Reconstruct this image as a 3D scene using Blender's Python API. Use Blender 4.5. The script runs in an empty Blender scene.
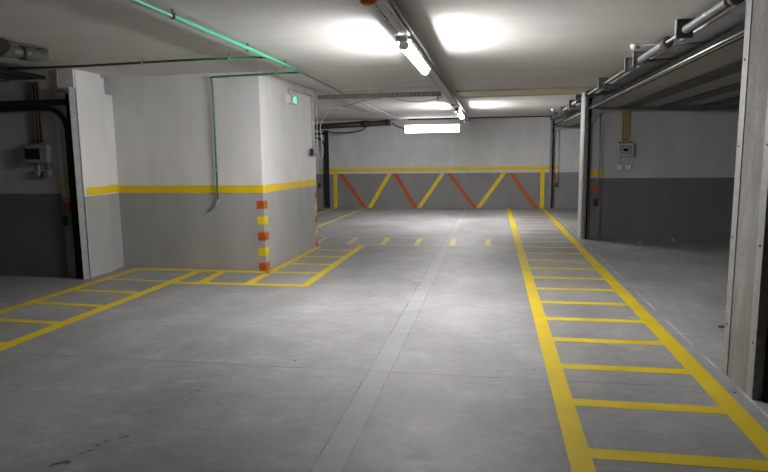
import bpy, bmesh, math, random
from mathutils import Vector, Matrix
random.seed(4)
S = bpy.context.scene
C = S.collection
PI = math.pi

# ------------------------------------------------------------------ helpers
class MB:
    def __init__(self): self.bm = bmesh.new()
    def box(self, x0, x1, y0, y1, z0, z1, bev=0.0):
        b = bmesh.new()
        P = [(x0,y0,z0),(x1,y0,z0),(x1,y1,z0),(x0,y1,z0),(x0,y0,z1),(x1,y0,z1),(x1,y1,z1),(x0,y1,z1)]
        v = [b.verts.new(p) for p in P]
        for f in ((3,2,1,0),(4,5,6,7),(0,1,5,4),(1,2,6,5),(2,3,7,6),(3,0,4,7)):
            b.faces.new([v[i] for i in f])
        if bev > 0:
            bmesh.ops.bevel(b, geom=list(b.edges), offset=bev, segments=2, affect='EDGES', profile=0.6)
        self.merge(b); return self
    def merge(self, b):
        m = bpy.data.meshes.new('tmp'); b.to_mesh(m); b.free()
        self.bm.from_mesh(m); bpy.data.meshes.remove(m)
    def prism(self, poly, z0, z1):
        # footprint polygon (x,y) extruded along z
        lo = [self.bm.verts.new((p[0],p[1],z0)) for p in poly]
        hi = [self.bm.verts.new((p[0],p[1],z1)) for p in poly]
        n = len(poly)
        self.bm.faces.new(lo[::-1]); self.bm.faces.new(hi)
        for i in range(n):
            j = (i+1) % n
            self.bm.faces.new((lo[i], lo[j], hi[j], hi[i]))
        bmesh.ops.recalc_face_normals(self.bm, faces=list(self.bm.faces))
        return self
    def slab(self, pts, d):
        # polygon pts (3D) extruded by vector d
        d = Vector(d)
        a = [self.bm.verts.new(p) for p in pts]
        b = [self.bm.verts.new(Vector(p)+d) for p in pts]
        n = len(pts)
        fs = [self.bm.faces.new(a[::-1]), self.bm.faces.new(b)]
        for i in range(n):
            j = (i+1) % n
            fs.append(self.bm.faces.new((a[i],a[j],b[j],b[i])))
        bmesh.ops.recalc_face_normals(self.bm, faces=fs)
        return self
    def tube(self, pts, r, seg=12, cap=True):
        pts = [Vector(p) for p in pts]
        rings = []
        n = len(pts)
        prev = None
        for i, p in enumerate(pts):
            if i == 0: t = pts[1]-p
            elif i == n-1: t = p-pts[i-1]
            else: t = (pts[i+1]-p).normalized() + (p-pts[i-1]).normalized()
            t.normalize()
            if prev is None:
                a = Vector((0,0,1)) if abs(t.z) < 0.9 else Vector((1,0,0))
                u = t.cross(a).normalized()
            else:
                u = (prev - t*prev.dot(t)).normalized()
            prev = u
            w = t.cross(u)
            rr = r[i] if isinstance(r, (list, tuple)) else r
            rings.append([self.bm.verts.new(p + (u*math.cos(2*PI*k/seg) + w*math.sin(2*PI*k/seg))*rr) for k in range(seg)])
        for i in range(n-1):
            for k in range(seg):
                l = (k+1) % seg
                f = self.bm.faces.new((rings[i][k], rings[i][l], rings[i+1][l], rings[i+1][k]))
                f.smooth = True
        if cap:
            self.bm.faces.new(rings[0][::-1]); self.bm.faces.new(rings[-1])
        return self
    def spring(self, y0, y1, x, z, R, r, turns, seg=10):
        pts = []
        n = int(turns*seg)
        for i in range(n+1):
            a = 2*PI*i/seg
            pts.append((x+R*math.cos(a), y0+(y1-y0)*i/n, z+R*math.sin(a)))
        return self.tube(pts, r, 6)
    def perf(self, o, L, W, ln, wd, p=0.1, slots=2, fill=0.6):
        # sheet with rows of slots: o origin, L / W unit directions
        o, L, W = Vector(o), Vector(L), Vector(W)
        n = max(1, int(round(ln/p))); p = ln/n
        rows = [0.0]
        h = wd/slots
        for k in range(slots):
            rows += [h*k + h*(0.5-fill/4.5), h*k + h*(0.5+fill/4.5)]
        rows.append(wd)
        cols = []
        for i in range(n):
            cols += [p*i, p*i + p*(1-fill)/1.0]
        cols.append(ln)
        g = [[self.bm.verts.new(o + L*c + W*w) for w in rows] for c in cols]
        for i in range(len(cols)-1):
            for j in range(len(rows)-1):
                if i % 2 == 1 and j % 2 == 1: continue
                self.bm.faces.new((g[i][j], g[i+1][j], g[i+1][j+1], g[i][j+1]))
        return self
    def build(self, name, m, parent=None, solid=0.0):
        me = bpy.data.meshes.new(name)
        bm = self.bm
        if parent is not None:
            org = wloc(parent)
        else:
            xs = [v.co for v in bm.verts]
            lo = Vector((min(v.x for v in xs), min(v.y for v in xs), min(v.z for v in xs)))
            hi = Vector((max(v.x for v in xs), max(v.y for v in xs), max(v.z for v in xs)))
            org = Vector(((lo.x+hi.x)/2, (lo.y+hi.y)/2, lo.z))
        bmesh.ops.translate(bm, verts=bm.verts, vec=-org)
        bm.to_mesh(me); bm.free()
        me.materials.append(m)
        o = bpy.data.objects.new(name, me)
        C.objects.link(o)
        if parent is not None: o.parent = parent
        else: o.location = org
        if solid > 0:
            md = o.modifiers.new('Solidify', 'SOLIDIFY'); md.thickness = solid
        return o

def wloc(o):
    v = Vector((0,0,0))
    while o is not None:
        v += o.location; o = o.parent
    return v
def tag(o, label=None, cat=None, group=None, kind=None):
    if label: o['label'] = label
    if cat: o['category'] = cat
    if group: o['group'] = group
    if kind: o['kind'] = kind
    return o
def thing(name, loc, label, cat, group=None):
    o = bpy.data.objects.new(name, None); C.objects.link(o)
    o.location = loc; o.empty_display_size = 0.1
    return tag(o, label, cat, group)
def struct(o, label, cat):
    return tag(o, label, cat, None, 'structure')
def arc(cx, cz, r, a0, a1, y, n=10, flip=1):
    return [(cx+flip*r*math.cos(a0+(a1-a0)*i/n), y, cz+r*math.sin(a0+(a1-a0)*i/n)) for i in range(n+1)]

# ------------------------------------------------------------------ materials
def newmat(name):
    m = bpy.data.materials.new(name); m.use_nodes = True
    nt = m.node_tree; b = nt.nodes['Principled BSDF']
    return m, nt, b
def N(nt, t, **kw):
    n = nt.nodes.new(t)
    for k, v in kw.items(): setattr(n, k, v)
    return n
def noise(nt, vec, scale, detail=4, rough=0.55):
    n = N(nt, 'ShaderNodeTexNoise'); n.inputs['Scale'].default_value = scale
    n.inputs['Detail'].default_value = detail; n.inputs['Roughness'].default_value = rough
    if vec is not None: nt.links.new(vec, n.inputs['Vector'])
    return n.outputs['Fac']
def ramp(nt, fac, stops):
    r = N(nt, 'ShaderNodeValToRGB')
    e = r.color_ramp.elements
    while len(e) < len(stops): e.new(0.5)
    for el, (p, c) in zip(e, stops):
        el.position = p; el.color = (*c, 1) if len(c) == 3 else c
    nt.links.new(fac, r.inputs['Fac']); return r.outputs['Color']
def mix(nt, fac, a, b, mode='MIX'):
    n = N(nt, 'ShaderNodeMix', data_type='RGBA', blend_type=mode)
    for sock, v in ((n.inputs[0], fac), (n.inputs[6], a), (n.inputs[7], b)):
        if isinstance(v, bpy.types.NodeSocket): nt.links.new(v, sock)
        elif isinstance(v, (int, float)): sock.default_value = v
        else: sock.default_value = (*v, 1)
    return n.outputs[2]
def mth(nt, op, a, b=0.0, c=None, clamp=False):
    n = N(nt, 'ShaderNodeMath', operation=op); n.use_clamp = clamp
    for i, v in enumerate((a, b) if c is None else (a, b, c)):
        if isinstance(v, bpy.types.NodeSocket): nt.links.new(v, n.inputs[i])
        else: n.inputs[i].default_value = v
    return n.outputs[0]
def pos(nt):
    return N(nt, 'ShaderNodeNewGeometry').outputs['Position']
def stretch(nt, vec, s):
    n = N(nt, 'ShaderNodeMapping'); n.inputs['Scale'].default_value = s
    nt.links.new(vec, n.inputs['Vector']); return n.outputs['Vector']
def bump(nt, b, h, strength=0.2, dist=0.01):
    n = N(nt, 'ShaderNodeBump'); n.inputs['Strength'].default_value = strength; n.inputs['Distance'].default_value = dist
    nt.links.new(h, n.inputs['Height']); nt.links.new(n.outputs['Normal'], b.inputs['Normal'])
def simple(name, col, rough=0.5, metal=0.0, var=0.12, scale=8.0, spec=0.5):
    m, nt, b = newmat(name)
    p = pos(nt)
    f = noise(nt, p, scale)
    c = ramp(nt, f, [(0.3, tuple(x*(1-var) for x in col)), (0.7, tuple(min(1, x*(1+var)) for x in col))])
    nt.links.new(c, b.inputs['Base Color'])
    b.inputs['Roughness'].default_value = rough; b.inputs['Metallic'].default_value = metal
    b.inputs['Specular IOR Level'].default_value = spec
    return m
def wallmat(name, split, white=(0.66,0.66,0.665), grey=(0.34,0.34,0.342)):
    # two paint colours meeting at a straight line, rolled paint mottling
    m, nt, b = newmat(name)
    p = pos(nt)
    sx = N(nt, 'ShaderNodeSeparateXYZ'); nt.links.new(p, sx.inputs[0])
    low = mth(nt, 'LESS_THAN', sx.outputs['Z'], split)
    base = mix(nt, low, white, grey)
    f1 = noise(nt, stretch(nt, p, (1.2,1.2,0.5)), 2.2, 6, 0.6)
    t1 = ramp(nt, f1, [(0.3,(0.90,0.90,0.89)),(0.7,(1.06,1.06,1.06))])
    base = mix(nt, 1.0, base, t1, 'MULTIPLY')
    f2 = noise(nt, p, 60, 3)
    t2 = ramp(nt, f2, [(0.3,(0.94,0.94,0.94)),(0.7,(1.03,1.03,1.03))])
    base = mix(nt, 1.0, base, t2, 'MULTIPLY')
    nt.links.new(base, b.inputs['Base Color'])
    b.inputs['Roughness'].default_value = 0.65
    b.inputs['Specular IOR Level'].default_value = 0.3
    bump(nt, b, f2, 0.15, 0.004)
    return m

def floormat():
    m, nt, b = newmat('power_floated_concrete')
    p = pos(nt)
    sx = N(nt, 'ShaderNodeSeparateXYZ'); nt.links.new(p, sx.inputs[0])
    X, Y = sx.outputs['X'], sx.outputs['Y']
    f1 = noise(nt, stretch(nt, p, (1.0,0.7,1.0)), 0.9, 8, 0.62)
    c = ramp(nt, f1, [(0.30,(0.155,0.154,0.157)),(0.5,(0.230,0.229,0.233)),(0.70,(0.306,0.305,0.309))])
    f2 = noise(nt, stretch(nt, p, (0.8,2.0,1.0)), 4.5, 7, 0.65)
    c = mix(nt, 1.0, c, ramp(nt, f2, [(0.3,(0.86,0.86,0.86)),(0.7,(1.10,1.10,1.10))]), 'MULTIPLY')
    f3 = noise(nt, p, 34, 4, 0.6)
    c = mix(nt, 1.0, c, ramp(nt, f3, [(0.3,(0.90,0.90,0.90)),(0.7,(1.08,1.08,1.08))]), 'MULTIPLY')
    f6 = noise(nt, stretch(nt, p, (1.0,1.4,1.0)), 11, 6, 0.75)
    c = mix(nt, 1.0, c, ramp(nt, f6, [(0.3,(0.86,0.86,0.86)),(0.7,(1.12,1.12,1.12))]), 'MULTIPLY')
    # pale swirl marks
    f4 = noise(nt, stretch(nt, p, (1.0,1.6,1.0)), 2.6, 9, 0.72)
    pale = ramp(nt, f4, [(0.55,(0,0,0)),(0.70,(1,1,1))])
    c = mix(nt, mth(nt,'MULTIPLY',pale,0.4), c, (0.40,0.40,0.403))
    # dark scuffs and drips
    f5 = noise(nt, stretch(nt, p, (2.4,1.5,1.0)), 2.3, 6, 0.7)
    dk = ramp(nt, f5, [(0.66,(0,0,0)),(0.78,(1,1,1))])
    c = mix(nt, mth(nt,'MULTIPLY',dk,0.35), c, (0.12,0.12,0.12))
    wob = mth(nt, 'MULTIPLY', mth(nt, 'SUBTRACT', noise(nt, p, 1.5, 5), 0.5), 0.05)
    wob2 = mth(nt, 'MULTIPLY', mth(nt, 'SUBTRACT', noise(nt, p, 2.0, 4), 0.5), 0.014)
    def line(coord, at, w, w_=0.0):
        d = mth(nt, 'ABSOLUTE', mth(nt, 'SUBTRACT', coord, at))
        return mth(nt, 'LESS_THAN', d, w)
    Xw = mth(nt, 'ADD', X, wob2)
    # infilled strip along the lane with saw cut edges
    inside = mth(nt, 'MULTIPLY', mth(nt,'GREATER_THAN',Xw,-0.855), mth(nt,'LESS_THAN',Xw,-0.700))
    c = mix(nt, mth(nt,'MULTIPLY',inside,0.22), c, (0.33,0.33,0.333))
    edge = mth(nt, 'MAXIMUM', line(Xw,-0.855,0.005), line(Xw,-0.700,0.0035))
    brk = ramp(nt, noise(nt, p, 3.0, 3), [(0.35,(0.25,)*3),(0.6,(0.85,)*3)])
    c = mix(nt, mth(nt,'MULTIPLY',edge,brk), c, (0.07,0.07,0.07))
    # cross joint
    Yw = mth(nt, 'ADD', Y, wob)
    j = line(Yw, 4.08, 0.006)
    c = mix(nt, mth(nt,'MULTIPLY',j,brk), c, (0.08,0.08,0.08))
    # pale chalk line of the garage threshold
    t = line(mth(nt,'ADD',X,mth(nt,'MULTIPLY',wob,0.3)), 1.575, 0.010)
    tb = ramp(nt, noise(nt, p, 2.0, 3), [(0.42,(0,0,0)),(0.6,(0.5,0.5,0.5))])
    c = mix(nt, mth(nt,'MULTIPLY',t,tb), c, (0.62,0.62,0.62))
    nt.links.new(c, b.inputs['Base Color'])
    r = ramp(nt, f2, [(0.3,(0.50,)*3),(0.7,(0.66,)*3)])
    nt.links.new(r, b.inputs['Roughness'])
    b.inputs['Specular IOR Level'].default_value = 0.35
    bump(nt, b, f3, 0.08, 0.004)
    return m

def paint(name, col, wear, floorcol=(0.33,0.33,0.335)):
    m, nt, b = newmat(name)
    p = pos(nt)
    f = noise(nt, p, 7, 8, 0.7)
    w = ramp(nt, f, [(max(0.0,0.62-wear),(0,0,0)),(max(0.02,0.78-wear),(1,1,1))])
    v = ramp(nt, noise(nt, p, 3, 4), [(0.3,tuple(x*0.88 for x in col)),(0.7,tuple(min(1,x*1.08) for x in col))])
    c = mix(nt, mth(nt,'MULTIPLY',w,min(0.92, 0.35+wear*1.6)), v, floorcol)
    nt.links.new(c, b.inputs['Base Color'])
    b.inputs['Roughness'].default_value = 0.55
    b.inputs['Specular IOR Level'].default_value = 0.3
    return m

def ceilmat():
    m, nt, b = newmat('painted_concrete_soffit')
    p = pos(nt)
    f = noise(nt, stretch(nt, p, (0.6,1.6,1)), 1.8, 7, 0.6)
    c = ramp(nt, f, [(0.3,(0.62,0.614,0.608)),(0.7,(0.70,0.694,0.687))])
    f2 = noise(nt, p, 45, 3)
    c = mix(nt, 1.0, c, ramp(nt, f2, [(0.3,(0.95,)*3),(0.7,(1.03,)*3)]), 'MULTIPLY')
    nt.links.new(c, b.inputs['Base Color']); b.inputs['Roughness'].default_value = 0.8
    b.inputs['Specular IOR Level'].default_value = 0.2
    bump(nt, b, f2, 0.15, 0.004)
    return m
def rawconc():
    m, nt, b = newmat('bare_board_marked_concrete')
    p = pos(nt)
    f = noise(nt, stretch(nt, p, (3,3,0.8)), 2.5, 8, 0.65)
    c = ramp(nt, f, [(0.3,(0.155,0.15,0.142)),(0.55,(0.21,0.205,0.195)),(0.75,(0.27,0.265,0.255))])
    f2 = noise(nt, p, 28, 5, 0.7)
    c = mix(nt, 1.0, c, ramp(nt, f2, [(0.3,(0.85,)*3),(0.65,(1.08,)*3)]), 'MULTIPLY')
    nt.links.new(c, b.inputs['Base Color']); b.inputs['Roughness'].default_value = 0.85
    b.inputs['Specular IOR Level'].default_value = 0.2
    bump(nt, b, f2, 0.35, 0.006)
    return m
def emit(name, col, st):
    m, nt, b = newmat(name)
    b.inputs['Base Color'].default_value = (*col, 1)
    b.inputs['Emission Color'].default_value = (*col, 1); b.inputs['Emission Strength'].default_value = st
    return m

M_floor = floormat()
M_ceil = ceilmat()
M_conc = rawconc()
M_wall = wallmat('white_over_grey_wall_paint', 1.055)
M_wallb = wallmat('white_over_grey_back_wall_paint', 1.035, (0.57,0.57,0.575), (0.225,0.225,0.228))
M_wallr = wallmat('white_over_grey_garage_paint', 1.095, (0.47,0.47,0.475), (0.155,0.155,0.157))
M_yel = paint('yellow_floor_paint', (0.55,0.41,0.012), 0.02)
M_yelold = paint('worn_yellow_floor_paint', (0.58,0.44,0.06), 0.14)
M_yelfaint = paint('faded_yellow_floor_paint', (0.52,0.42,0.16), 0.24)
M_yelw = simple('yellow_wall_paint', (0.72,0.52,0.014), 0.5, 0, 0.07, 5, 0.3)
M_orw = simple('orange_wall_paint', (0.42,0.085,0.010), 0.5, 0, 0.08, 5, 0.3)
M_galv = simple('galvanised_steel', (0.55,0.56,0.57), 0.38, 0.85, 0.18, 25)
M_dull = simple('dull_zinc_steel', (0.40,0.40,0.41), 0.5, 0.7, 0.2, 20)
M_zlight = simple('light_zinc_angle', (0.33,0.33,0.335), 0.5, 0.15, 0.15, 20)
M_zmid = simple('grey_zinc_angle', (0.24,0.24,0.245), 0.5, 0.2, 0.2, 20)
M_dimplast = simple('shaded_grey_plastic', (0.24,0.24,0.245), 0.4, 0, 0.04, 10)  # plastic colour lowered to imitate the dim left garage
M_spring = simple('oiled_spring_steel', (0.26,0.26,0.265), 0.5, 0.6, 0.15, 30)
M_rubber = simple('black_rubber', (0.012,0.012,0.012), 0.8, 0, 0.1, 20, 0.08)
M_brk = simple('dark_zinc_bracket', (0.11,0.11,0.11), 0.55, 0.2, 0.2, 20)
M_zinc = simple('weathered_zinc', (0.26,0.255,0.25), 0.6, 0.3, 0.2, 20)
M_black = simple('black_coated_steel', (0.022,0.021,0.021), 0.5, 0.0, 0.2, 12)
M_darkst = simple('dark_steel', (0.09,0.088,0.085), 0.5, 0.3, 0.2, 12)
M_green = simple('green_plastic_pipe', (0.06,0.33,0.205), 0.35, 0, 0.08, 10)
M_greend = simple('shaded_branch_and_lever_green', (0.025,0.17,0.095), 0.4, 0, 0.1, 10)  # pipe green with the branches' unlit side painted in; lever is dark green itself
M_gpipe = simple('grey_plastic_pipe', (0.06,0.06,0.062), 0.45, 0, 0.12, 10)
M_bpipe = simple('black_plastic_pipe', (0.03,0.028,0.027), 0.45, 0, 0.15, 10)
M_wplast = simple('white_plastic', (0.70,0.70,0.68), 0.4, 0, 0.03, 10)
M_gpipe2 = simple('galvanised_brown_pipe', (0.17,0.16,0.15), 0.5, 0.2, 0.12, 10)
M_gplast = simple('light_grey_plastic', (0.42,0.43,0.45), 0.4, 0, 0.04, 10)
M_dplast = simple('smoked_dark_window', (0.012,0.012,0.014), 0.55, 0, 0.1, 10, 0.2)
M_ycond = simple('yellow_corrugated_conduit', (0.36,0.27,0.115), 0.5, 0, 0.1, 40)
M_ycondd = simple('shaded_yellow_conduit', (0.12,0.09,0.05), 0.6, 0, 0.1, 40)  # same yellow conduit, left garage shade put into the colour
M_orange = simple('orange_plastic', (0.65,0.12,0.02), 0.4, 0, 0.06, 10)
M_brown = simple('brown_plastic', (0.30,0.14,0.05), 0.45, 0, 0.06, 10)
M_red = simple('red_plastic', (0.45,0.03,0.02), 0.4, 0, 0.05, 10)
M_cream = simple('cream_joint_cover', (0.56,0.50,0.36), 0.6, 0, 0.06, 6)
M_door = simple('grey_sectional_door_panel', (0.30,0.295,0.28), 0.5, 0.1, 0.08, 4)
M_stone = simple('broken_plaster', (0.55,0.53,0.50), 0.9, 0, 0.1, 20)
M_cable = simple('black_cable_sheath', (0.02,0.02,0.02), 0.5)
M_gcable = simple('grey_cable_sheath', (0.30,0.29,0.28), 0.5)
M_lamp = emit('lit_lamp_diffuser', (1.0,0.98,0.958), 34.0)
M_lampf = emit('lit_far_lamp_diffuser', (1.0,0.98,0.958), 43.0)
M_lampw = emit('lit_wall_lamp_diffuser', (1.0,0.98,0.958), 1.5)
M_exit = emit('lit_green_pictogram', (0.08,1.0,0.45), 0.12)
M_exitface = emit('dim_exit_panel', (0.22,0.25,0.235), 0.004)

CZ = 2.635        # ceiling height

# ------------------------------------------------------------------ floor and markings
floor = MB().box(-10.2, 7.7, -6.2, 18.6, -0.2, 0.0).build('floor', M_floor)
struct(floor, 'grey power-floated concrete garage floor with yellow painted walkways', 'floor')
T = 0.0015
def quad(mb, p):
    mb.slab([(x,y,0.0) for x,y in p], (0,0,T)); return mb
def lineX(mb, x0, x1, y0, y1, dx=0.0):
    return quad(mb, [(x0,y0),(x1,y0),(x1+dx,y1),(x0+dx,y1)])
def marking(name, label):
    e = bpy.data.objects.new(name, None); C.objects.link(e); e.parent = floor
    e.location = (0,0,0) - floor.location if False else Vector((0,0,0)) - wloc(floor)
    e.empty_display_size = 0.2
    e['label'] = label
    return e
# right walkway: two long lines and ladder rungs
w = marking('walkway_marking', 'bright yellow ladder walkway running along the right-hand garages')
lineX(MB(), 0.388, 0.504, -2.0, 18.1).build('border_line', M_yel, w)
lineX(MB(), 1.355, 1.482, -2.0, 18.1).build('border_line', M_yel, w)
for k in range(-3, 23):
    y = 3.0 + 0.6615*k
    if y > 17.9: break
    mt = M_yel if y < 9.5 else M_yelold if y < 10.4 else M_yelfaint
    th = 0.11 if y < 9 else 0.09
    lineX(MB(), 0.504, 1.355, y, y+th).build('rung', mt, w)
# left walkway
w = marking('walkway_marking', 'yellow ladder walkway on the left, in front of the open dark garage')
quad(MB(), [(-4.955,-2),(-4.835,-2),(-4.835,7.59),(-4.955,7.74)]).build('border_line', M_yel, w)
quad(MB(), [(-4.02,-2),(-3.89,-2),(-3.87,7.59),(-4.0,7.59)]).build('border_line', M_yel, w)
for y, th in ((6.885,0.06),(6.20,0.10),(5.56,0.10),(4.895,0.10),(4.235,0.10),(3.57,0.10),(2.91,0.10),(2.25,0.1),(1.59,0.1)):
    quad(MB(), [(-4.835,y+0.03),(-4.01,y-0.01),(-4.01,y-0.01+th),(-4.835,y+th+0.03)]).build('rung', M_yel if th > 0.07 else M_yelold, w)
# strip in front of the pillar block
w = marking('walkway_marking', 'yellow walkway strip across the foot of the white pillar block')
quad(MB(), [(-4.955,7.74),(-4.835,7.59),(-2.87,7.56),(-2.985,7.70)]).build('border_line', M_yel, w)
quad(MB(), [(-3.875,6.775),(-2.148,6.795),(-2.255,6.925),(-3.875,6.895)]).build('border_line', M_yel, w)
quad(MB(), [(-3.605,6.895),(-3.475,6.90),(-3.53,7.58),(-3.65,7.58)]).build('rung', M_yel, w)
# strip along the side of the pillar block
w = marking('walkway_marking', 'yellow ladder walkway along the side face of the white pillar block')
quad(MB(), [(-2.985,6.91),(-2.872,6.915),(-2.885,10.05),(-2.965,10.05)]).build('border_line', M_yel, w)
quad(MB(), [(-2.255,6.925),(-2.148,6.795),(-2.168,10.32),(-2.268,10.32)]).build('border_line', M_yel, w)
for y, th, mt in ((7.60,0.09,M_yel),(8.26,0.09,M_yel),(8.93,0.09,M_yel),(9.63,0.08,M_yelold)):
    lineX(MB(), -2.875, -2.262, y, y+th).build('rung', mt, w)
# faded crossing
w = marking('crossing_marking', 'faded yellow crossing between the pillar block and the right walkway')
quad(MB(), [(-3.0,10.325),(0.388,10.29),(0.388,10.345),(-3.0,10.39)]).build('border_line', M_yelfaint, w)
quad(MB(), [(-3.3,11.31),(0.388,11.23),(0.388,11.285),(-3.3,11.37)]).build('border_line', M_yelfaint, w)
for x, dx, mt in ((-3.14,-0.06,M_yelfaint),(-2.565,-0.03,M_yelfaint),(-1.935,-0.06,M_yelold),(-1.345,-0.03,M_yelold),(-0.725,-0.03,M_yelold),(-0.12,0.0,M_yelold)):
    quad(MB(), [(x,10.36),(x+0.095,10.36),(x+0.095+dx,11.25),(x+dx,11.25)]).build('rung', mt, w)
# far left lines
w = marking('walkway_marking', 'worn yellow walkway lines at the far left by the back wall')
quad(MB(), [(-3.90,10.1),(-3.80,10.1),(-3.76,18.05),(-3.86,18.05)]).build('border_line', M_yelold, w)
quad(MB(), [(-4.84,10.1),(-4.74,10.1),(-4.70,18.05),(-4.80,18.05)]).build('border_line', M_yelold, w)
for k in range(9):
    y = 11.4 + 0.66*k
    quad(MB(), [(-4.74,y),(-3.88,y),(-3.88,y+0.06),(-4.74,y+0.06)]).build('rung', M_yelfaint, w)

# ------------------------------------------------------------------ ceiling
ceil = MB().box(-10.2, 7.7, -6.2, 18.6, CZ, CZ+0.25).build('ceiling', M_ceil)
struct(ceil, 'off-white painted concrete ceiling slab', 'ceiling')
o = MB()
o.box(-0.66, 1.62, 10.83, 10.87, CZ-0.022, CZ); o.box(-0.66, 1.62, 11.86, 11.90, CZ-0.022, CZ)
o.box(-0.66, 1.62, 10.87, 11.86, CZ-0.010, CZ)
struct(o.build('trim_1', M_cream), 'cream expansion joint cover across the ceiling on the right', 'ceiling trim')
o = MB(); o.box(-2.96, -0.86, 10.03, 10.16, CZ-0.02, CZ)
struct(o.build('trim_2', M_ceil), 'shallow ceiling downstand beside the perforated cross tray', 'ceiling trim')

# ------------------------------------------------------------------ walls
def zig(parent, mb, name, m, label=None):
    p = mb.build(name, m, parent)
    if label: p['label'] = label
    return p
YB = 18.17
wb = MB().prism([(-10.2,YB),(7.7,YB),(7.7,YB+0.25),(-10.2,YB+0.25)], 0.0, CZ).build('wall_back', M_wallb)
struct(wb, 'white and grey back wall with yellow and orange zigzag stripes', 'wall')
def wq(pts, t=0.003):
    return MB().slab([(x,YB,z) for x,z in pts], (0,-t,0))
zig(wb, wq([(-5.19,1.098),(1.82,1.110),(1.82,1.215),(-5.19,1.195)]), 'horizontal_band', M_yelw, 'long yellow band above the zigzag stripes')
zig(wb, wq([(-4.82,0.0),(-4.705,0.0),(-4.69,1.098),(-4.805,1.098)]), 'vertical_band', M_yelw)
zig(wb, wq([(1.345,0.0),(1.455,0.0),(1.452,1.109),(1.342,1.109)]), 'vertical_band', M_yelw)
for top, bot in ((-4.64,-3.905),(-2.975,-2.339),(-1.354,-0.581),(0.424,1.173)):
    zig(wb, wq([(bot,0.0),(bot+0.13,0.0),(top+0.13,1.03),(top,1.03)]), 'diagonal_stripe', M_orw, 'orange diagonal stripe')
for top, bot in ((-3.128,-3.76),(-1.531,-2.251),(0.25,-0.493)):
    zig(wb, wq([(bot,0.0),(bot+0.125,0.0),(top+0.125,1.03),(top,1.03)], 0.0032), 'diagonal_stripe', M_yelw, 'yellow diagonal stripe')

# pillar block on the left (front face towards the camera, side face towards the lane)
BX0, BX1 = -3.018, -2.962
wl = MB().prism([(-5.46,7.865),(-5.22,7.825),(BX0,7.72),(BX1,10.03),(-5.22,10.05)], 0.0, CZ).build('wall_left', M_wall)
struct(wl, 'big white and grey pillar block on the left with a yellow band', 'wall')
def onfront(x0, x1, z0, z1, t=0.003):
    f = lambda x: 7.825 + (x+5.22)/(BX0+5.22)*(7.72-7.825)
    return MB().slab([(x0,f(x0),z0),(x1,f(x1),z0),(x1,f(x1),z1),(x0,f(x0),z1)], (0,-t,0))
def onside(y0, y1, z0, z1, t=0.003):
    f = lambda y: BX0 + (y-7.72)/(10.03-7.72)*(BX1-BX0)
    return MB().slab([(f(y0),y0,z0),(f(y1),y1,z0),(f(y1),y1,z1),(f(y0),y0,z1)], (t,0,0))
def oncorner(z0, z1, zb0=None, w=0.096, d=0.135):
    m = onfront(BX0-w, BX0, z0, z1)
    n = onside(7.72-0.003, 7.72+d, z0, z1)
    me = bpy.data.meshes.new('t'); n.bm.to_mesh(me); n.bm.free(); m.bm.from_mesh(me); bpy.data.meshes.remove(me)
    return m
b = onfront(-5.22, BX0, 1.055, 1.160)
n = onside(7.717, 10.03, 1.055, 1.160); me = bpy.data.meshes.new('t'); n.bm.to_mesh(me); b.bm.from_mesh(me)
zig(wl, b, 'yellow_band', M_yelw, 'yellow band around the block')
for z0, z1, mt in ((0.0,0.108,0),(0.207,0.316,1),(0.416,0.527,0),(0.631,0.741,1),(0.843,0.951,0)):
    zig(wl, oncorner(z0, z1), 'corner_patch', M_yelw if mt else M_orw, ('yellow' if mt else 'orange')+' warning patch on the corner')
    # far edge of the side face carries the same patches
    zig(wl, onside(9.93, 10.03, z0, z1), 'edge_patch', M_yelw if mt else M_orw, ('yellow' if mt else 'orange')+' warning patch on the far edge')

# door pillar end at the left
pl = MB().box(-5.46, -5.135, 6.99, 7.50, 0, CZ)
pl.prism([(-5.46,7.50),(-5.165,7.50),(-5.20,7.822),(-5.46,7.84)], 0, 2.40)
pl.prism([(-5.46,7.50),(-5.30,7.50),(-5.31,7.83),(-5.46,7.84)], 2.40, CZ)
pl.box(-5.36, -5.145, 6.965, 6.99, 2.385, CZ)
pl = pl.build('wall_left', M_wall)
struct(pl, 'pale wall end beside the dark open garage on the left', 'wall')
pb = MB().slab([(-5.135,7.05,1.065),(-5.135,7.50,1.065),(-5.135,7.50,1.168),(-5.135,7.05,1.168)], (0.003,0,0))
pb.slab([(-5.165,7.50,1.072),(-5.20,7.822,1.072),(-5.20,7.822,1.178),(-5.165,7.50,1.178)], (0.003,0,0))
zig(pl, pb, 'yellow_band', M_yelw, 'yellow band')
zig(pl, MB().slab([(-5.46,6.99,1.165),(-5.28,6.99,1.165),(-5.28,6.99,1.235),(-5.46,6.99,1.235)], (0,-0.003,0)), 'yellow_band', M_yelw)
zig(pl, MB().slab([(-5.45,6.99,0.865),(-5.30,6.99,0.865),(-5.30,6.99,0.98),(-5.45,6.99,0.98)], (0,-0.003,0)), 'warning_patch', M_orw, 'orange patch')
MB().box(-5.375,-5.36,6.96,6.99,2.385,2.62).build('edge_batten', M_cream, pl)
# garage partitions on the left
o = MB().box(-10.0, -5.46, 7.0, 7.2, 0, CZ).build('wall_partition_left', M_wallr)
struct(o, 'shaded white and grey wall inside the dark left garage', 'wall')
o = MB().box(-10.2, -10.0, -6.2, 18.17, 0, CZ).build('wall_outer_left', M_conc)
struct(o, 'outer wall at the back of the left garages', 'wall')
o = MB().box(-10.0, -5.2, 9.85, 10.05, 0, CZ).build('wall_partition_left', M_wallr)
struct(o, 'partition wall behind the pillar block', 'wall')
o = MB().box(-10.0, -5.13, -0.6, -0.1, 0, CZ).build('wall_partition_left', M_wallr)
struct(o, 'partition wall at the near end of the left garage', 'wall')

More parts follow.
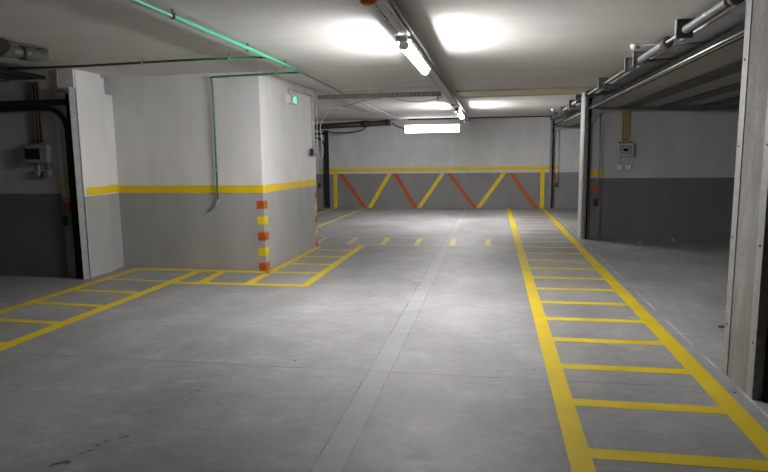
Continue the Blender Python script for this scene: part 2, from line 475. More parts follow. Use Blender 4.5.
# right side
p1 = MB().box(1.590, 1.95, 3.93, 4.42, 0, CZ, 0.006).build('pillar', M_conc)
struct(p1, 'bare rough concrete pillar at the right edge', 'pillar')
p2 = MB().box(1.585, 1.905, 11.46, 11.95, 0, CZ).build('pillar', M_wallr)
struct(p2, 'painted pillar between the two right-hand garages', 'pillar')
zig(p2, MB().slab([(1.665,11.46,1.137),(1.905,11.46,1.137),(1.905,11.46,1.235),(1.665,11.46,1.235)], (0,-0.003,0)), 'yellow_band', M_yelw)
zig(p2, MB().slab([(1.66,11.46,0.865),(1.89,11.46,0.865),(1.89,11.46,0.965),(1.66,11.46,0.965)], (0,-0.003,0)), 'warning_patch', M_orw, 'orange patch')
MB().box(1.579,1.585,11.545,11.865,0,CZ).build('casing', M_zlight, p2)
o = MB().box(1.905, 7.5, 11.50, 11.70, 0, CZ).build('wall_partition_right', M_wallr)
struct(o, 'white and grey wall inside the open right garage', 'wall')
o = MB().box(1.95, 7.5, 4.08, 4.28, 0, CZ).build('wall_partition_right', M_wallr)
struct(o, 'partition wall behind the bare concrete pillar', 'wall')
o = MB().box(7.5, 7.7, -6.2, 18.17, 0, CZ).build('wall_outer_right', M_conc)
struct(o, 'outer wall at the back of the right garages', 'wall')
o = MB().box(-10.0, 7.5, -6.2, -6.0, 0, CZ).build('wall_front', M_conc)
struct(o, 'bare concrete wall behind the camera', 'wall')
zig(wb, wq([(1.655,0.85),(1.80,0.85),(1.80,0.96),(1.655,0.96)]), 'warning_patch', M_orw, 'orange patch')
zig(wb, wq([(-5.16,0.79),(-5.06,0.79),(-5.06,0.91),(-5.16,0.91)]), 'warning_patch', M_orw, 'orange patch')

# ------------------------------------------------------------------ garage doors (open, up under the ceiling)
def ctrack(mb, pts, nrm, w=0.055, d=0.03, t=0.003):
    # channel track along pts lying in an XZ plane: web plus two lips
    pts = [Vector(p) for p in pts]
    n = len(pts)
    Yd = Vector((0, nrm, 0))
    prof = [(-w/2, d),(-w/2, 0),(w/2, 0),(w/2, d)]
    outer = []
    for i, p in enumerate(pts):
        if i == 0: tg = pts[1]-p
        elif i == n-1: tg = p-pts[i-1]
        else: tg = (pts[i+1]-p).normalized()+(p-pts[i-1]).normalized()
        tg.normalize()
        s = tg.cross(Vector((0,1,0))).normalized()
        outer.append([mb.bm.verts.new(p + s*a + Yd*b_) for a, b_ in prof])
    for i in range(n-1):
        for k in range(3):
            mb.bm.faces.new((outer[i][k], outer[i][k+1], outer[i+1][k+1], outer[i+1][k]))
    return mb
def track_pts(x, sg, y, zc, r, xend):
    pts = [(x,y,0.0),(x,y,zc-r)]
    for i in range(1, 9):
        a = PI/2*i/8
        pts.append((x+sg*(r-r*math.cos(a)), y, zc-r+r*math.sin(a)))
    pts.append((xend,y,zc))
    return pts
def garage_door(label, x, sg, y0, y1, zdoor, ztr, mtr, lead, sec=5, parts='ab', jamb=True, jm=None, sy=None, mshaft=None, rod=None, gap=0.12, leg=0.05, seal=True, railm=None, flange=-0.085, jtop=0.18, trx=0.11, pan=None):
    """x: plane of the opening, sg: direction into the garage, lead: where the lower edge of the raised door hangs"""
    t = thing('garage_door', (x, (y0+y1)/2, 0), label, 'garage door', 'raised sectional garage doors')
    t['kind'] = 'thing'
    ya, yb = y0+0.09, y1-0.09
    def bx(mb, a, b_, za, zb, bev=0.0, i=0.0):
        return mb.box(min(a,b_), max(a,b_), ya+i, yb-i, za, zb, bev)
    q0 = lead
    for k in range(sec):
        w_ = 0.745 if k == 0 else 0.655
        s = bx(MB(), q0, q0+sg*w_, zdoor, zdoor+0.04, 0.003).build('door_section', pan or M_door, t)
        if k == 0:
            bx(MB(), q0-sg*0.012, q0, zdoor-0.006, zdoor+0.042, 0.003).build('rubber_seal', M_rubber, s)
            MB().tube([(q0-sg*0.012,ya,zdoor-0.008),(q0-sg*0.012,yb,zdoor-0.008)], 0.006, 8).build('bottom_rail', railm or M_galv, s)
            MB().tube([(q0+sg*0.05,ya,zdoor-0.004),(q0+sg*0.05,yb,zdoor-0.004)], 0.005, 8).build('bottom_rail', railm or M_galv, s)
            bx(MB(), q0+sg*0.075, q0+sg*0.09, zdoor-0.004, zdoor, 0, 0.02).build('rubber_seal', M_rubber, s)
        e = q0+sg*w_
        bx(MB(), e-sg*0.265, e-sg*0.005, zdoor-0.018, zdoor, 0.003, 0.02).build('stiffener', M_darkst, s)
        q0 = e + sg*0.006
    xe = x + sg*3.0
    for side, y, nrm in (('a', y1-0.035, -1), ('b', y0+0.035, 1)):
        if side not in parts: continue
        m_ = ctrack(MB(), track_pts(x+sg*trx, sg, y, ztr-gap, 0.28, xe), nrm)
        m_.build('track', mtr, t, 0.003)
        m_ = ctrack(MB(), [(x+sg*0.06,y,ztr),(xe,y,ztr)], nrm, 0.075)
        m_.build('upper_track', mtr, t, 0.003)
        if jamb:
            j = MB()
            yj = y1 if side == 'a' else y0
            d = -1 if side == 'a' else 1
            j.box(min(x, x-sg*0.006), max(x, x-sg*0.006), min(yj, yj+d*flange), max(yj, yj+d*flange), 0, ztr+jtop)
            j.box(min(x-sg*0.006, x+sg*leg), max(x-sg*0.006, x+sg*leg), min(yj,yj+d*0.006), max(yj,yj+d*0.006), 0, ztr+jtop)
            q = j.build('jamb_angle', jm or M_galv, t)
            for zz in (0.35, 0.95, 1.55, 2.1):
                xx = x-sg*0.006; yy = yj+d*flange*0.4
                MB().tube([(xx,yy,zz),(xx-sg*0.006,yy,zz)], 0.007, 8).build('bolt', M_darkst, q)
            if seal: MB().box(min(x+sg*0.05,x+sg*0.10), max(x+sg*0.05,x+sg*0.10), min(yj-0.0,yj+d*0.05), max(yj,yj+d*0.05), 0, ztr+0.1).build('side_seal', M_rubber, t)
    if sy:
        sx_, sz = x+sg*0.0, 2.545
        MB().tube([(sx_,y0+0.06,sz),(sx_,y1-0.04,sz)], 0.013, 10).build('torsion_shaft', mshaft or M_galv, t)
        for a, b_ in sy['springs']:
            q = MB().tube([(sx_,a,sz),(sx_,b_,sz)], 0.032, 14).build('torsion_spring', mshaft or M_spring, t)
            MB().spring(a, b_, sx_, sz, 0.034, 0.0045, (b_-a)/0.013).build('coil', mshaft or M_spring, q)
        for y in sy['brackets']:
            bb = MB().box(sx_-0.075, sx_+0.06, y-0.003, y+0.003, 2.478, CZ)
            bb.box(sx_-0.075, sx_+0.06, y-0.002, y+0.05, CZ-0.005, CZ)
            bb = bb.build('shaft_bracket', M_brk, t)
            MB().box(sx_-0.080, sx_-0.074, y-0.022, y+0.022, 2.478, CZ).build('flange', M_zlight, bb)
        for y in sy.get('bars', []):
            MB().box(min(x,x+sg*0.9), max(x,x+sg*0.9), y-0.02, y+0.02, 2.50, 2.535).build('support_bar', M_darkst, t)
        for y in sy.get('drums', []):
            MB().tube([(sx_,y-0.03,sz),(sx_,y-0.025,sz),(sx_,y+0.025,sz),(sx_,y+0.03,sz)], [0.03,0.055,0.055,0.03], 16).build('cable_drum', M_darkst, t)
        xa = x+sg*0.155
        MB().box(min(xa,xa+sg*0.02), max(xa,xa+sg*0.02), y0+0.05, y1-0.05, CZ-0.060, CZ-0.048).build('header_strip', M_wplast, t)
        xb = xa+sg*0.02
        MB().box(min(xb,xb+sg*0.005), max(xb,xb+sg*0.005), y0+0.05, y1-0.05, CZ-0.060, CZ-0.024).build('header_angle', M_darkst, t)
    if rod:
        rx, ry, z0, z1, mt = rod
        q = MB().tube([(rx,ry,z0),(rx,ry,z1)], 0.008, 8).build('pull_rod', mt, t)
        gx = rx - 0.05
        g = MB().box(gx-0.024, gx+0.024, ry-0.02, ry+0.02, z0, z0+0.13, 0.008)
        g.box(gx+0.01, rx, ry-0.006, ry+0.006, z0+0.06, z0+0.075)
        g.build('grip', M_black, q)
    return t
g_r = garage_door('raised grey garage door between the bare concrete pillar and the painted right pillar', 1.590, 1, 4.42, 11.455, 2.325, 2.40, M_dull, 1.66,
    sec=6, jm=M_zmid, trx=0.08, sy=dict(springs=[(4.75,5.70),(6.42,7.34)], brackets=[5.73,7.36,7.80,9.66], drums=[4.62,6.32,11.2], bars=[7.28,9.60]), rod=(1.845,11.42,0.60,2.22,M_galv))
g_rf = garage_door('raised grey garage door at the far right, next to the zigzag back wall', 1.590, 1, 11.955, 18.165, 2.325, 2.40, M_dull, 1.66,
    sec=5, jm=M_zmid, trx=0.08, sy=dict(springs=[(12.3,13.2),(14.0,14.9)], brackets=[12.2,13.25,14.9,16.6], drums=[12.1,17.9], bars=[14.8]), rod=(1.825,18.13,0.62,2.22,M_galv))
g_rn = garage_door('garage door track and jamb at the right picture edge, nearer than the bare concrete pillar', 1.590, 1, -2.0, 3.925, 2.325, 2.40, M_black, 1.66,
    sec=5, parts='a', jm=M_zmid)
g_l = garage_door('raised garage door with black tracks in the dark garage at the left edge', -5.150, -1, -0.1, 6.985, 2.518, 2.235, M_black, -5.48,
    sec=5, jm=M_zlight, gap=0.07, railm=M_black, flange=0.12, pan=M_darkst, rod=(-5.36,6.95,0.68,1.90,M_dull))
g_lb = garage_door('raised garage door with black tracks at the far left, behind the pillar block', -4.945, -1, 10.06, 18.165, 2.575, 2.25, M_black, -5.75, railm=M_black, pan=M_darkst, jtop=0.10, flange=0.03,
    sec=4, jm=M_black, leg=0.13, seal=False, parts='a', rod=(-5.20,18.13,0.62,2.36,M_darkst))

# green lever at the concrete pillar
o = MB().box(1.548,1.60,4.43,4.445,0.31,0.326,0.003)
tag(o.build('door_lever', M_greend), 'small dark green lever sticking out low on the concrete pillar', 'lever')

# ------------------------------------------------------------------ cable trays and conduits
t = thing('cable_tray', (-0.745, 6, 2.50), 'long perforated steel cable tray down the middle of the ceiling', 'cable tray')
m_ = MB()
m_.perf((-0.805,-5.5,2.50), (0,1,0), (1,0,0), 23.5, 0.12, 0.10, 2)
m_.build('tray_bottom', M_dull, t, 0.002)
for x in (-0.805, -0.685):
    MB().perf((x,-5.5,2.50), (0,1,0), (0,0,1), 23.5, 0.045, 0.05, 1, 0.5).build('tray_side', M_dull, t, 0.002)
for i in range(12):
    y = 0.15 + 1.6*i
    for x in (-0.811, -0.680):
        MB().tube([(x,y,2.51),(x,y,CZ)], 0.004, 6).build('hanger', M_dull, t)
for x, z, r, lb in ((-0.660,2.52,0.012,'outer bright steel conduit running along the right side of the ceiling tray'),(-0.705,2.518,0.010,'inner steel conduit lying in the ceiling tray')):
    q = MB().tube([(x,-5.5,z),(x,18.1,z)], r, 10)
    tag(q.build('steel_conduit', M_zmid), lb, 'conduit')
t = thing('cable_tray', (-1.93, 10.24, 2.51), 'short perforated cross tray from the pillar block to the middle tray', 'cable tray')
MB().perf((-2.95,10.22,2.505), (1,0,0), (0,0,1), 2.09, 0.065, 0.075, 1, 0.62).build('tray_side', M_zinc, t, 0.002)
MB().perf((-2.95,10.30,2.505), (1,0,0), (0,0,1), 2.09, 0.065, 0.075, 1, 0.62).build('tray_side', M_zinc, t, 0.002)
MB().perf((-2.95,10.22,2.505), (1,0,0), (0,1,0), 2.09, 0.08, 0.075, 1, 0.62).build('tray_bottom', M_zinc, t, 0.002)
for x in (-2.75, -1.86):
    MB().tube([(x,10.26,2.50),(x,10.26,CZ)], 0.006, 6).build('hanger', M_dull, t)
MB().box(-0.925,-0.905,10.25,10.27,2.42,2.505).build('drop_bracket', M_dull, t)
# spurs of a few loose grey cables below the cross tray
def cable(pts, r, m, label, name='cable', n=8):
    P = [Vector(p) for p in pts]
    out = []
    for i in range(len(P)-1):
        p0 = P[max(i-1,0)]; p1 = P[i]; p2 = P[i+1]; p3 = P[min(i+2,len(P)-1)]
        for k in range(n):
            s = k/n
            out.append(0.5*((2*p1)+(p2-p0)*s+(2*p0-5*p1+4*p2-p3)*s*s+(3*p1-p0-3*p2+p3)*s**3))
    out.append(P[-1])
    return tag(MB().tube(out, r, 8).build(name, m), label, 'cable')
cable([(-2.90,10.9,2.36),(-2.6,10.9,2.44),(-2.2,10.8,2.52),(-1.9,10.5,2.52),(-1.88,10.27,2.493)], 0.006, M_gcable, 'thin grey cable looping below the cross tray near the pillar block')
cable([(-1.8,10.33,2.53),(-1.5,10.5,2.46),(-1.2,10.6,2.45),(-0.86,10.65,2.52)], 0.006, M_gcable, 'thin grey cable sagging between the cross tray and middle tray')
cable([(-2.93,10.0,2.46),(-2.93,10.05,2.30),(-2.93,10.06,1.75),(-2.92,10.06,1.58),(-2.88,10.07,1.50),(-2.84,10.08,1.60),(-2.87,10.10,1.85),(-2.90,10.2,2.10),(-2.78,10.4,2.32),(-2.60,10.5,2.37)], 0.007, M_wplast, 'white cable hanging in a loop at the far edge of the pillar block')
q = MB().tube([(-2.952,9.90,1.66),(-2.952,9.90,2.50)], 0.010, 8)
tag(q.build('conduit', M_wplast), 'white upright conduit above the small black switch box', 'conduit')
q = MB().tube([(-2.985,8.80,2.43),(-2.985,8.80,2.525),(-2.955,9.85,2.515),(-2.955,9.94,2.515)], 0.007, 8)
tag(q.build('conduit', M_gcable), 'thin grey conduit rising from the exit sign to the cross tray', 'conduit')
t = thing('switch_box', (-2.95, 9.90, 1.56), 'small black switch box on the far edge of the pillar block', 'switch')
MB().box(-2.968,-2.912,9.74,9.96,1.555,1.668,0.006).build('case', M_black, t)
MB().box(-2.912,-2.906,9.80,9.90,1.585,1.635,0.002).build('rocker', M_darkst, t)

# ------------------------------------------------------------------ lamps
def tube_lamp(y0, y1, label, mat):
    t = thing('hanging_tube_lamp', (-0.745, (y0+y1)/2, 2.40), label, 'lamp', 'tube lamps under the cable tray')
    x = -0.745
    h = MB().box(x-0.060, x+0.060, y0+0.03, y1-0.03, 2.472, 2.480)
    h.box(x-0.060, x-0.052, y0+0.03, y1-0.03, 2.446, 2.472); h.box(x+0.052, x+0.060, y0+0.03, y1-0.03, 2.446, 2.472)
    h.build('housing', M_wplast, t)
    MB().tube([(x,y0+0.05,2.432),(x,y1-0.05,2.432)], 0.040, 20).build('diffuser', mat, t)
    for y, d in ((y0,1),(y1,-1)):
        c = MB().tube([(x,y,2.432),(x,y+d*0.008,2.432),(x,y+d*0.055,2.432)], [0.032,0.043,0.043], 16)
        c.build('end_cap', M_wplast, t)
    return t
tube_lamp(5.18, 6.83, 'lit white tube lamp hanging under the middle tray, nearer of two', M_lamp)
tube_lamp(13.1, 14.74, 'lit white tube lamp under the middle tray, farther one near the back wall', M_lampf)
for (y, lb) in ((5.10,'grey clamp at the near end of the nearer tube lamp'),(11.7,'grey clamp box on the middle tray by the ceiling joint')):
    t = thing('junction_box', (-0.745, y, 2.44), lb, 'junction box')
    MB().box(-0.79,-0.70,y-0.05,y+0.05,2.445,2.480,0.006).build('case', M_wplast, t)
    MB().box(-0.775,-0.715,y-0.03,y+0.03,2.438,2.445,0.002).build('lid', M_gplast, t)
t = thing('beacon', (-0.80, 3.98, 2.44), 'orange round beacon fixed to the tray at the top picture edge', 'beacon')
MB().tube([(-0.80,3.98,2.499),(-0.80,3.98,2.485)],0.055,16).build('base', M_orange, t)
MB().tube([(-0.80,3.98,2.485),(-0.80,3.98,2.475),(-0.80,3.98,2.465)],[0.045,0.04,0.02],16).build('lens', M_orange, t)
o = MB().box(-0.775,-0.70,12.55,12.65,2.42,2.484,0.006)
tag(o.build('junction_box', M_brown), 'small brown box on the tray before the farther tube lamp', 'junction box')
# lamp on the back wall
t = thing('wall_lamp', (-1.795, YB, 2.21), 'long lit rectangular lamp fixed high on the back wall', 'lamp')
h = MB().box(-2.59,-0.975,YB-0.04,YB,2.215,2.452)
for a in ((-2.59,-2.578,2.215,2.452),(-0.987,-0.975,2.215,2.452),(-2.578,-0.987,2.215,2.224),(-2.578,-0.987,2.443,2.452)):
    h.box(a[0],a[1],YB-0.09,YB-0.04,a[2],a[3])
h.build('housing', M_wplast, t)
MB().box(-2.577,-0.988,YB-0.085,YB-0.04,2.225,2.442).build('diffuser', M_lampw, t)

# exit sign on the pillar side
t = thing('exit_sign', (-2.99, 8.86, 2.31), 'white emergency exit light with green lit running figure on the pillar block', 'exit sign')
MB().box(-3.005,-2.925,8.69,9.05,2.312,2.432,0.006).build('housing', M_wplast, t)
fx = -2.925
MB().box(fx,fx+0.004,8.71,9.03,2.322,2.422).build('panel', M_exitface, t)
pic = MB()
px = fx+0.004
def pp(pts): pic.slab([(px,y,z) for y,z in pts], (0.003,0,0))
y0 = 8.80
pp([(y0+0.10,2.327),(y0+0.16,2.327),(y0+0.16,2.417),(y0+0.10,2.417)])
pp([(y0+0.045,2.398),(y0+0.065,2.398),(y0+0.065,2.416),(y0+0.045,2.416)])
pp([(y0+0.03,2.365),(y0+0.06,2.360),(y0+0.07,2.395),(y0+0.04,2.398)])
pp([(y0+0.00,2.378),(y0+0.04,2.384),(y0+0.04,2.392),(y0+0.00,2.386)])
pp([(y0+0.06,2.384),(y0+0.09,2.370),(y0+0.092,2.378),(y0+0.065,2.394)])
pp([(y0+0.03,2.367),(y0+0.045,2.365),(y0+0.02,2.330),(y0-0.005,2.330)])
pp([(y0+0.045,2.363),(y0+0.06,2.363),(y0+0.088,2.330),(y0+0.070,2.330)])
pic.build('pictogram', M_exit, t)

# ------------------------------------------------------------------ pipes
t = thing('water_pipe', (-2.41, 6, 2.55), 'bright green water pipe with branches clipped along the ceiling', 'pipe')
GX = -2.405; GZ = CZ-0.05
MB().tube([(GX-0.03,-5.5,GZ),(GX-0.01,4.2,GZ),(GX+0.02,6.5,GZ),(GX,7.75,GZ)], 0.021, 12).build('main_run', M_green, t)
MB().tube([(GX,7.74,GZ),(GX-0.02,8.2,GZ),(GX-0.09,10.0,GZ),(GX-0.17,13.0,GZ),(GX-0.25,18.1,GZ)], 0.014, 10).build('grey_run', M_gpipe2, t)
MB().tube([(GX+0.01,6.42,GZ),(-3.1,6.38,GZ),(-3.55,6.40,GZ)], 0.013, 10).build('branch_run', M_greend, t)
MB().tube([(-3.54,6.40,GZ),(-4.0,6.42,GZ-0.002),(-4.6,6.42,GZ-0.010),(-5.1,6.42,GZ-0.008),(-5.46,6.42,GZ-0.004),(-9.5,6.42,GZ+0.02)], 0.013, 10).build('branch_run', M_bpipe, t)
MB().tube([(GX+0.005,7.62,GZ),(-3.0,7.63,GZ-0.005),(-3.62,7.655,GZ-0.012),(-3.65,7.66,GZ-0.02),(-3.655,7.70,GZ-0.07),(-3.655,7.705,2.2),(-3.658,7.705,0.95)], 0.0125, 10).build('branch_run', M_greend, t)
tp = MB().tube([(-3.658,7.705,0.97),(-3.658,7.70,0.915),(-3.655,7.66,0.90),(-3.63,7.60,0.90)], [0.016,0.016,0.014,0.012], 10)
tp.tube([(-3.65,7.645,0.90),(-3.65,7.645,0.935)], 0.007, 8)
tp.build('outlet', M_zinc, t)
clips = MB()
for y in (3.0, 4.45, 5.9, 7.0):
    c = MB(); c.tube([(GX,y-0.012,GZ),(GX,y+0.012,GZ)], 0.027, 12); c.box(GX-0.006,GX+0.006,y-0.006,y+0.006,GZ+0.02,CZ); c.build('clip', M_darkst, t)
for i, y in enumerate((8.7, 10.0, 11.3, 12.6, 14.0, 15.5)):
    xx = GX-0.06*(y-8.2)**0.75 if False else GX - (0.09*(y-8.2)/1.8 if y < 10 else 0.09+0.08*(y-10)/3 if y < 13 else 0.17+0.08*(y-13)/5.1)
    c = MB(); c.tube([(xx,y-0.012,GZ),(xx,y+0.012,GZ)], 0.022, 12); c.box(xx-0.006,xx+0.006,y-0.006,y+0.006,GZ+0.015,CZ); c.build('clip', M_dull, t)
for x, y in ((-2.83,6.40),(-3.86,6.415),(-2.74,7.625)):
    c = MB(); c.tube([(x-0.012,y,GZ-0.002),(x+0.012,y,GZ-0.002)], 0.019, 10); c.box(x-0.005,x+0.005,y-0.005,y+0.005,GZ+0.01,CZ); c.build('clip', M_dull, t)
for z in (2.50, 1.36):
    c = MB(); c.tube([(-3.656,7.705,z-0.012),(-3.656,7.705,z+0.012)], 0.018, 10); c.box(-3.662,-3.65,7.71,7.752,z-0.008,z+0.008); c.build('clip', M_dull, t)

t = thing('drain_pipe', (-4.4, 5.0, 2.45), 'dark grey drain pipe with elbow and collars under the ceiling, top left', 'pipe')
MB().tube([(-4.50,5.645,2.618),(-4.498,5.643,2.60),(-4.47,5.62,2.555),(-4.46,5.5,2.545),(-4.50,5.28,2.542),(-4.62,4.7,2.535),(-5.1,2.2,2.52)], 0.058, 16).build('pipe_run', M_gpipe, t)
MB().tube([(-4.465,5.46,2.544),(-4.485,5.34,2.543)], 0.067, 16).build('collar', M_gpipe, t)
MB().tube([(-4.51,5.24,2.542),(-4.55,5.05,2.540)], 0.069, 16).build('collar', M_gpipe, t)
MB().tube([(-4.53,5.14,2.535),(-4.44,5.06,2.545),(-4.41,5.03,2.55)], [0.056,0.056,0.060], 16).build('inspection_stub', M_gpipe, t)
MB().tube([(-4.425,5.043,2.546),(-4.39,5.01,2.554)], 0.066, 16).build('collar', M_bpipe, t)
t = thing('drain_pipe', (-4.2, 17.85, 2.45), 'black drain pipe sloping below the ceiling at the back left', 'pipe')
MB().tube([(-9.5,17.85,2.34),(-5.34,17.85,2.445),(-3.03,17.85,2.52)], 0.082, 14).build('pipe_run', M_bpipe, t)
MB().tube([(-3.84,17.85,2.494),(-3.62,17.85,2.501)], 0.100, 14).build('coupling', M_bpipe, t)
MB().tube([(-3.10,17.85,2.518),(-2.97,17.85,2.522)], 0.090, 14).build('end_cap', M_bpipe, t)
cable([(-5.2,17.72,2.36),(-4.7,17.72,2.27),(-4.2,17.72,2.25),(-3.8,17.72,2.32),(-3.68,17.73,2.42)], 0.018, M_cable, 'black cable drooping below the black drain pipe')
cable([(-2.95,17.9,2.52),(-2.8,18.0,2.42),(-2.68,18.1,2.375),(-2.60,18.13,2.36)], 0.016, M_cable, 'black cable from the black drain pipe to the wall lamp')
q = MB().tube([(-2.5,YB-0.02,CZ-0.02),(-0.5,YB-0.02,CZ-0.018),(1.6,YB-0.02,CZ-0.015)], 0.016, 8)
tag(q.build('cable', M_cable), 'long dark cable along the top of the back wall', 'cable')

# ------------------------------------------------------------------ distribution boards, conduits and socket boxes
def board(x, z, yw, w, h, label, dark, sockets, cond, gl):
    t = thing('distribution_board', (x+w/2, yw, z), label, 'distribution board')
    MB().box(x, x+w, yw-0.09, yw, z, z+h, 0.008).build('case', M_dimplast if dark else M_gplast, t)
    f = MB()
    yf = yw-0.09
    for a, b_, c_, d_ in ((0.02,w-0.02,0.02,0.05),(0.02,w-0.02,h-0.05,h-0.02),(0.02,0.05,0.05,h-0.05),(w-0.05,w-0.02,0.05,h-0.05)):
        f.box(x+a, x+b_, yf-0.008, yf, z+c_, z+d_)
    if dark:
        MB().box(x+0.008, x+w*0.68, yf-0.008, yf, z+0.045, z+h-0.045, 0.003).build('window', M_dplast, t)
        f.bm.free()
    else:
        f.build('frame', M_gplast, t)
        MB().box(x+0.05, x+w-0.05, yf-0.002, yf, z+0.05, z+h-0.05).build('inset', M_gpipe, t)
        MB().box(x+0.065, x+w-0.065, yf-0.005, yf-0.002, z+0.065, z+h-0.065).build('cover', M_gplast, t)
        MB().box(x+w*0.34, x+w*0.66, yf-0.009, yf-0.004, z+h*0.38, z+h*0.62, 0.002).build('window', M_dplast, t)
    for i in range(gl):
        xx = x + w*(0.16+0.22*i)
        MB().tube([(xx,yw-0.045,z+h),(xx,yw-0.045,z+h+0.03)], 0.014, 10).build('cable_gland', M_gpipe, t)
    return t
board(2.150, 1.475, 11.50, 0.28, 0.235, 'pale grey distribution board with framed window in the right garage', False, 0, 0, 4)
for x, lb in ((2.215,'left one of two socket boxes below the right garage board'),(2.362,'right one of two socket boxes below the right garage board')):
    t = thing('socket_box', (x, 11.50, 1.24), lb, 'socket box', 'sockets below the right garage board')
    MB().box(x-0.042, x+0.042, 11.445, 11.50, 1.240, 1.328, 0.008).build('case', M_wplast, t)
    MB().box(x-0.028, x+0.028, 11.437, 11.445, 1.255, 1.308, 0.003).build('flap', M_wplast, t)
    MB().tube([(x,11.485,1.328),(x,11.485,1.475)], 0.009, 8).build('conduit_tail', M_gplast, t)
names = ['leftmost', 'second from left', 'third from left', 'rightmost']
for i in range(4):
    xt = 2.232 + 0.036*i; xb = 2.236 + 0.036*i
    pts = []
    for k in range(13):
        s = k/12
        pts.append((xb + (xt-xb)*s, 11.475, 1.76 + (2.40-1.76)*s))
    q = MB().tube(pts, 0.016, 10)
    tag(q.build('conduit', M_ycond), names[i]+' of four yellow conduits above the right garage board', 'conduit', 'yellow conduits above the right board')
board(-5.875, 1.49, 7.0, 0.32, 0.225, 'distribution board with a wide black window in the dark left garage', True, 0, 0, 3)
for x, lb in ((-5.755,'left one of two socket boxes below the left garage board'),(-5.615,'right one of two socket boxes below the left garage board')):
    t = thing('socket_box', (x, 7.0, 1.31), lb, 'socket box', 'sockets below the left garage board')
    MB().box(x-0.042, x+0.042, 6.945, 7.0, 1.315, 1.40, 0.008).build('case', M_dimplast, t)
    MB().box(x-0.028, x+0.028, 6.937, 6.945, 1.33, 1.382, 0.003).build('flap', M_dimplast, t)
    MB().tube([(x,6.985,1.40),(x,6.985,1.495)], 0.009, 8).build('conduit_tail', M_gplast, t)
for i, lb in enumerate(('left','middle','right')):
    x = -5.74 + 0.045*i
    q = MB().tube([(x,6.975,1.75),(x,6.975,2.50)], 0.018, 10)
    tag(q.build('conduit', M_ycondd), lb+' one of three yellow conduits above the left garage board', 'conduit', 'yellow conduits above the left board')

# ------------------------------------------------------------------ detectors and bits on the floor
def detector(x, y, label, red):
    t = thing('detector', (x, y, CZ), label, 'detector')
    MB().tube([(x,y,CZ),(x,y,CZ-0.018),(x,y,CZ-0.04),(x,y,CZ-0.055)], [0.034,0.034,0.028,0.014], 16).build('housing', M_wplast, t)
    MB().tube([(x+0.02,y,CZ-0.035),(x+0.055,y,CZ-0.035)], 0.016, 10).build('sensor_head', M_red if red else M_black, t)
detector(1.415, 6.88, 'small white detector with a red tip on the ceiling by the door springs', True)
detector(1.40, 15.6, 'small white detector with a dark tip on the ceiling at the far right', False)
q = MB().tube([(1.49,6.88,CZ-0.012),(3.2,6.88,CZ-0.012)], 0.010, 8)
tag(q.build('conduit', M_gcable), 'thin conduit from the red-tipped detector into the right garage', 'conduit')
def stone(x, y, r, label, m, seed):
    rd = random.Random(seed)
    b = bmesh.new(); bmesh.ops.create_icosphere(b, subdivisions=2, radius=r)
    for v in b.verts:
        v.co *= 0.75+0.5*rd.random(); v.co.z *= 0.55
    mz = min(v.co.z for v in b.verts)
    for v in b.verts: v.co += Vector((x,y,-mz))
    mb = MB(); mb.bm.free(); mb.bm = b
    tag(mb.build('plaster_crumb', m), label, 'debris')
stone(2.50, 10.98, 0.030, 'small pale plaster crumb on the right garage floor below the board', M_stone, 1)
stone(3.11, 11.29, 0.030, 'small pale plaster crumb on the garage floor close to the grey wall', M_stone, 2)
stone(1.617, 7.25, 0.011, 'tiny pale crumb just outside the right walkway line', M_stone, 3)
stone(0.302, 4.27, 0.007, 'tiny dark pebble on the lane beside the yellow walkway line', M_darkst, 4)
stone(-2.92, 4.95, 0.008, 'small dark pebble on the open floor at the left', M_darkst, 5)
stone(1.52, 4.02, 0.007, 'tiny dark chip at the foot of the bare concrete pillar', M_darkst, 6)
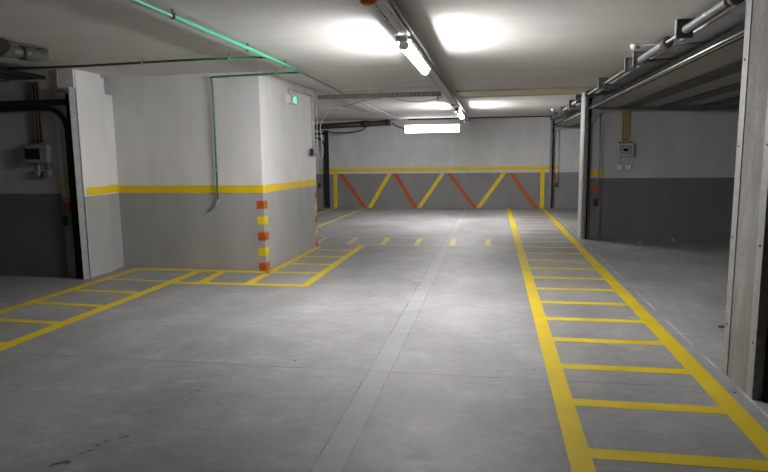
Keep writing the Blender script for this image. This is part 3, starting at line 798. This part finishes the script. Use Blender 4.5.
# dark oil drips on the floor
def blot(pts, name='oil_drips'):
    mb = MB(); rd = random.Random(7)
    for (x, y, a, b_) in pts:
        n = 14
        mb.slab([(x+a*(0.7+0.5*rd.random())*math.cos(2*PI*k/n), y+b_*(0.7+0.5*rd.random())*math.sin(2*PI*k/n), 0) for k in range(n)], (0,0,0.0006))
    q = mb.build(name, M_stain, floor); q['label'] = 'dark oil drips'
M_stain = simple('oil_stained_concrete', (0.085,0.085,0.085), 0.5, 0, 0.2, 20)
blot([(-2.127,2.547,0.022,0.012),(-2.10,2.565,0.03,0.013),(-2.145,2.535,0.016,0.010),(-2.15,2.51,0.010,0.007),(-2.088,2.545,0.012,0.008),
      (-2.088,2.66,0.014,0.008),(-2.06,2.69,0.018,0.010),(-2.06,2.75,0.015,0.016),(-2.045,2.80,0.012,0.012),(-1.97,2.87,0.024,0.012),
      (-1.99,2.845,0.010,0.010),(-1.93,3.52,0.016,0.016),(-1.90,3.56,0.018,0.012),(-1.78,3.80,0.012,0.012),(-1.45,4.22,0.010,0.02)])

# ------------------------------------------------------------------ camera
cam = bpy.data.cameras.new('camera'); co = bpy.data.objects.new('camera', cam); C.objects.link(co)
yaw, pitch, roll = -0.177840305, 0.137822803, -0.0118896789
f = Vector((math.sin(yaw)*math.cos(pitch), math.cos(yaw)*math.cos(pitch), -math.sin(pitch)))
r = Vector((math.cos(yaw), -math.sin(yaw), 0)); u = r.cross(f)
r2 = r*math.cos(roll)+u*math.sin(roll); u2 = -r*math.sin(roll)+u*math.cos(roll)
mw = Matrix((r2, u2, -f)).transposed().to_4x4(); mw.translation = Vector((0,0,1.5))
co.matrix_world = mw
cam.sensor_fit = 'HORIZONTAL'; cam.sensor_width = 36.0
cam.lens = 36.0*608.968/768.0
cam.shift_y = 6.44/768.0
cam.clip_start = 0.02
S.camera = co

# ------------------------------------------------------------------ world and view
wd = bpy.data.worlds.new('world'); S.world = wd; wd.use_nodes = True
wd.node_tree.nodes['Background'].inputs['Color'].default_value = (0.5,0.5,0.5,1)
wd.node_tree.nodes['Background'].inputs['Strength'].default_value = 0.0
S.view_settings.view_transform = 'Standard'; S.view_settings.look = 'None'
S.view_settings.gamma = 1.0; S.view_settings.use_curve_mapping = False
S.view_settings.exposure = 3.07
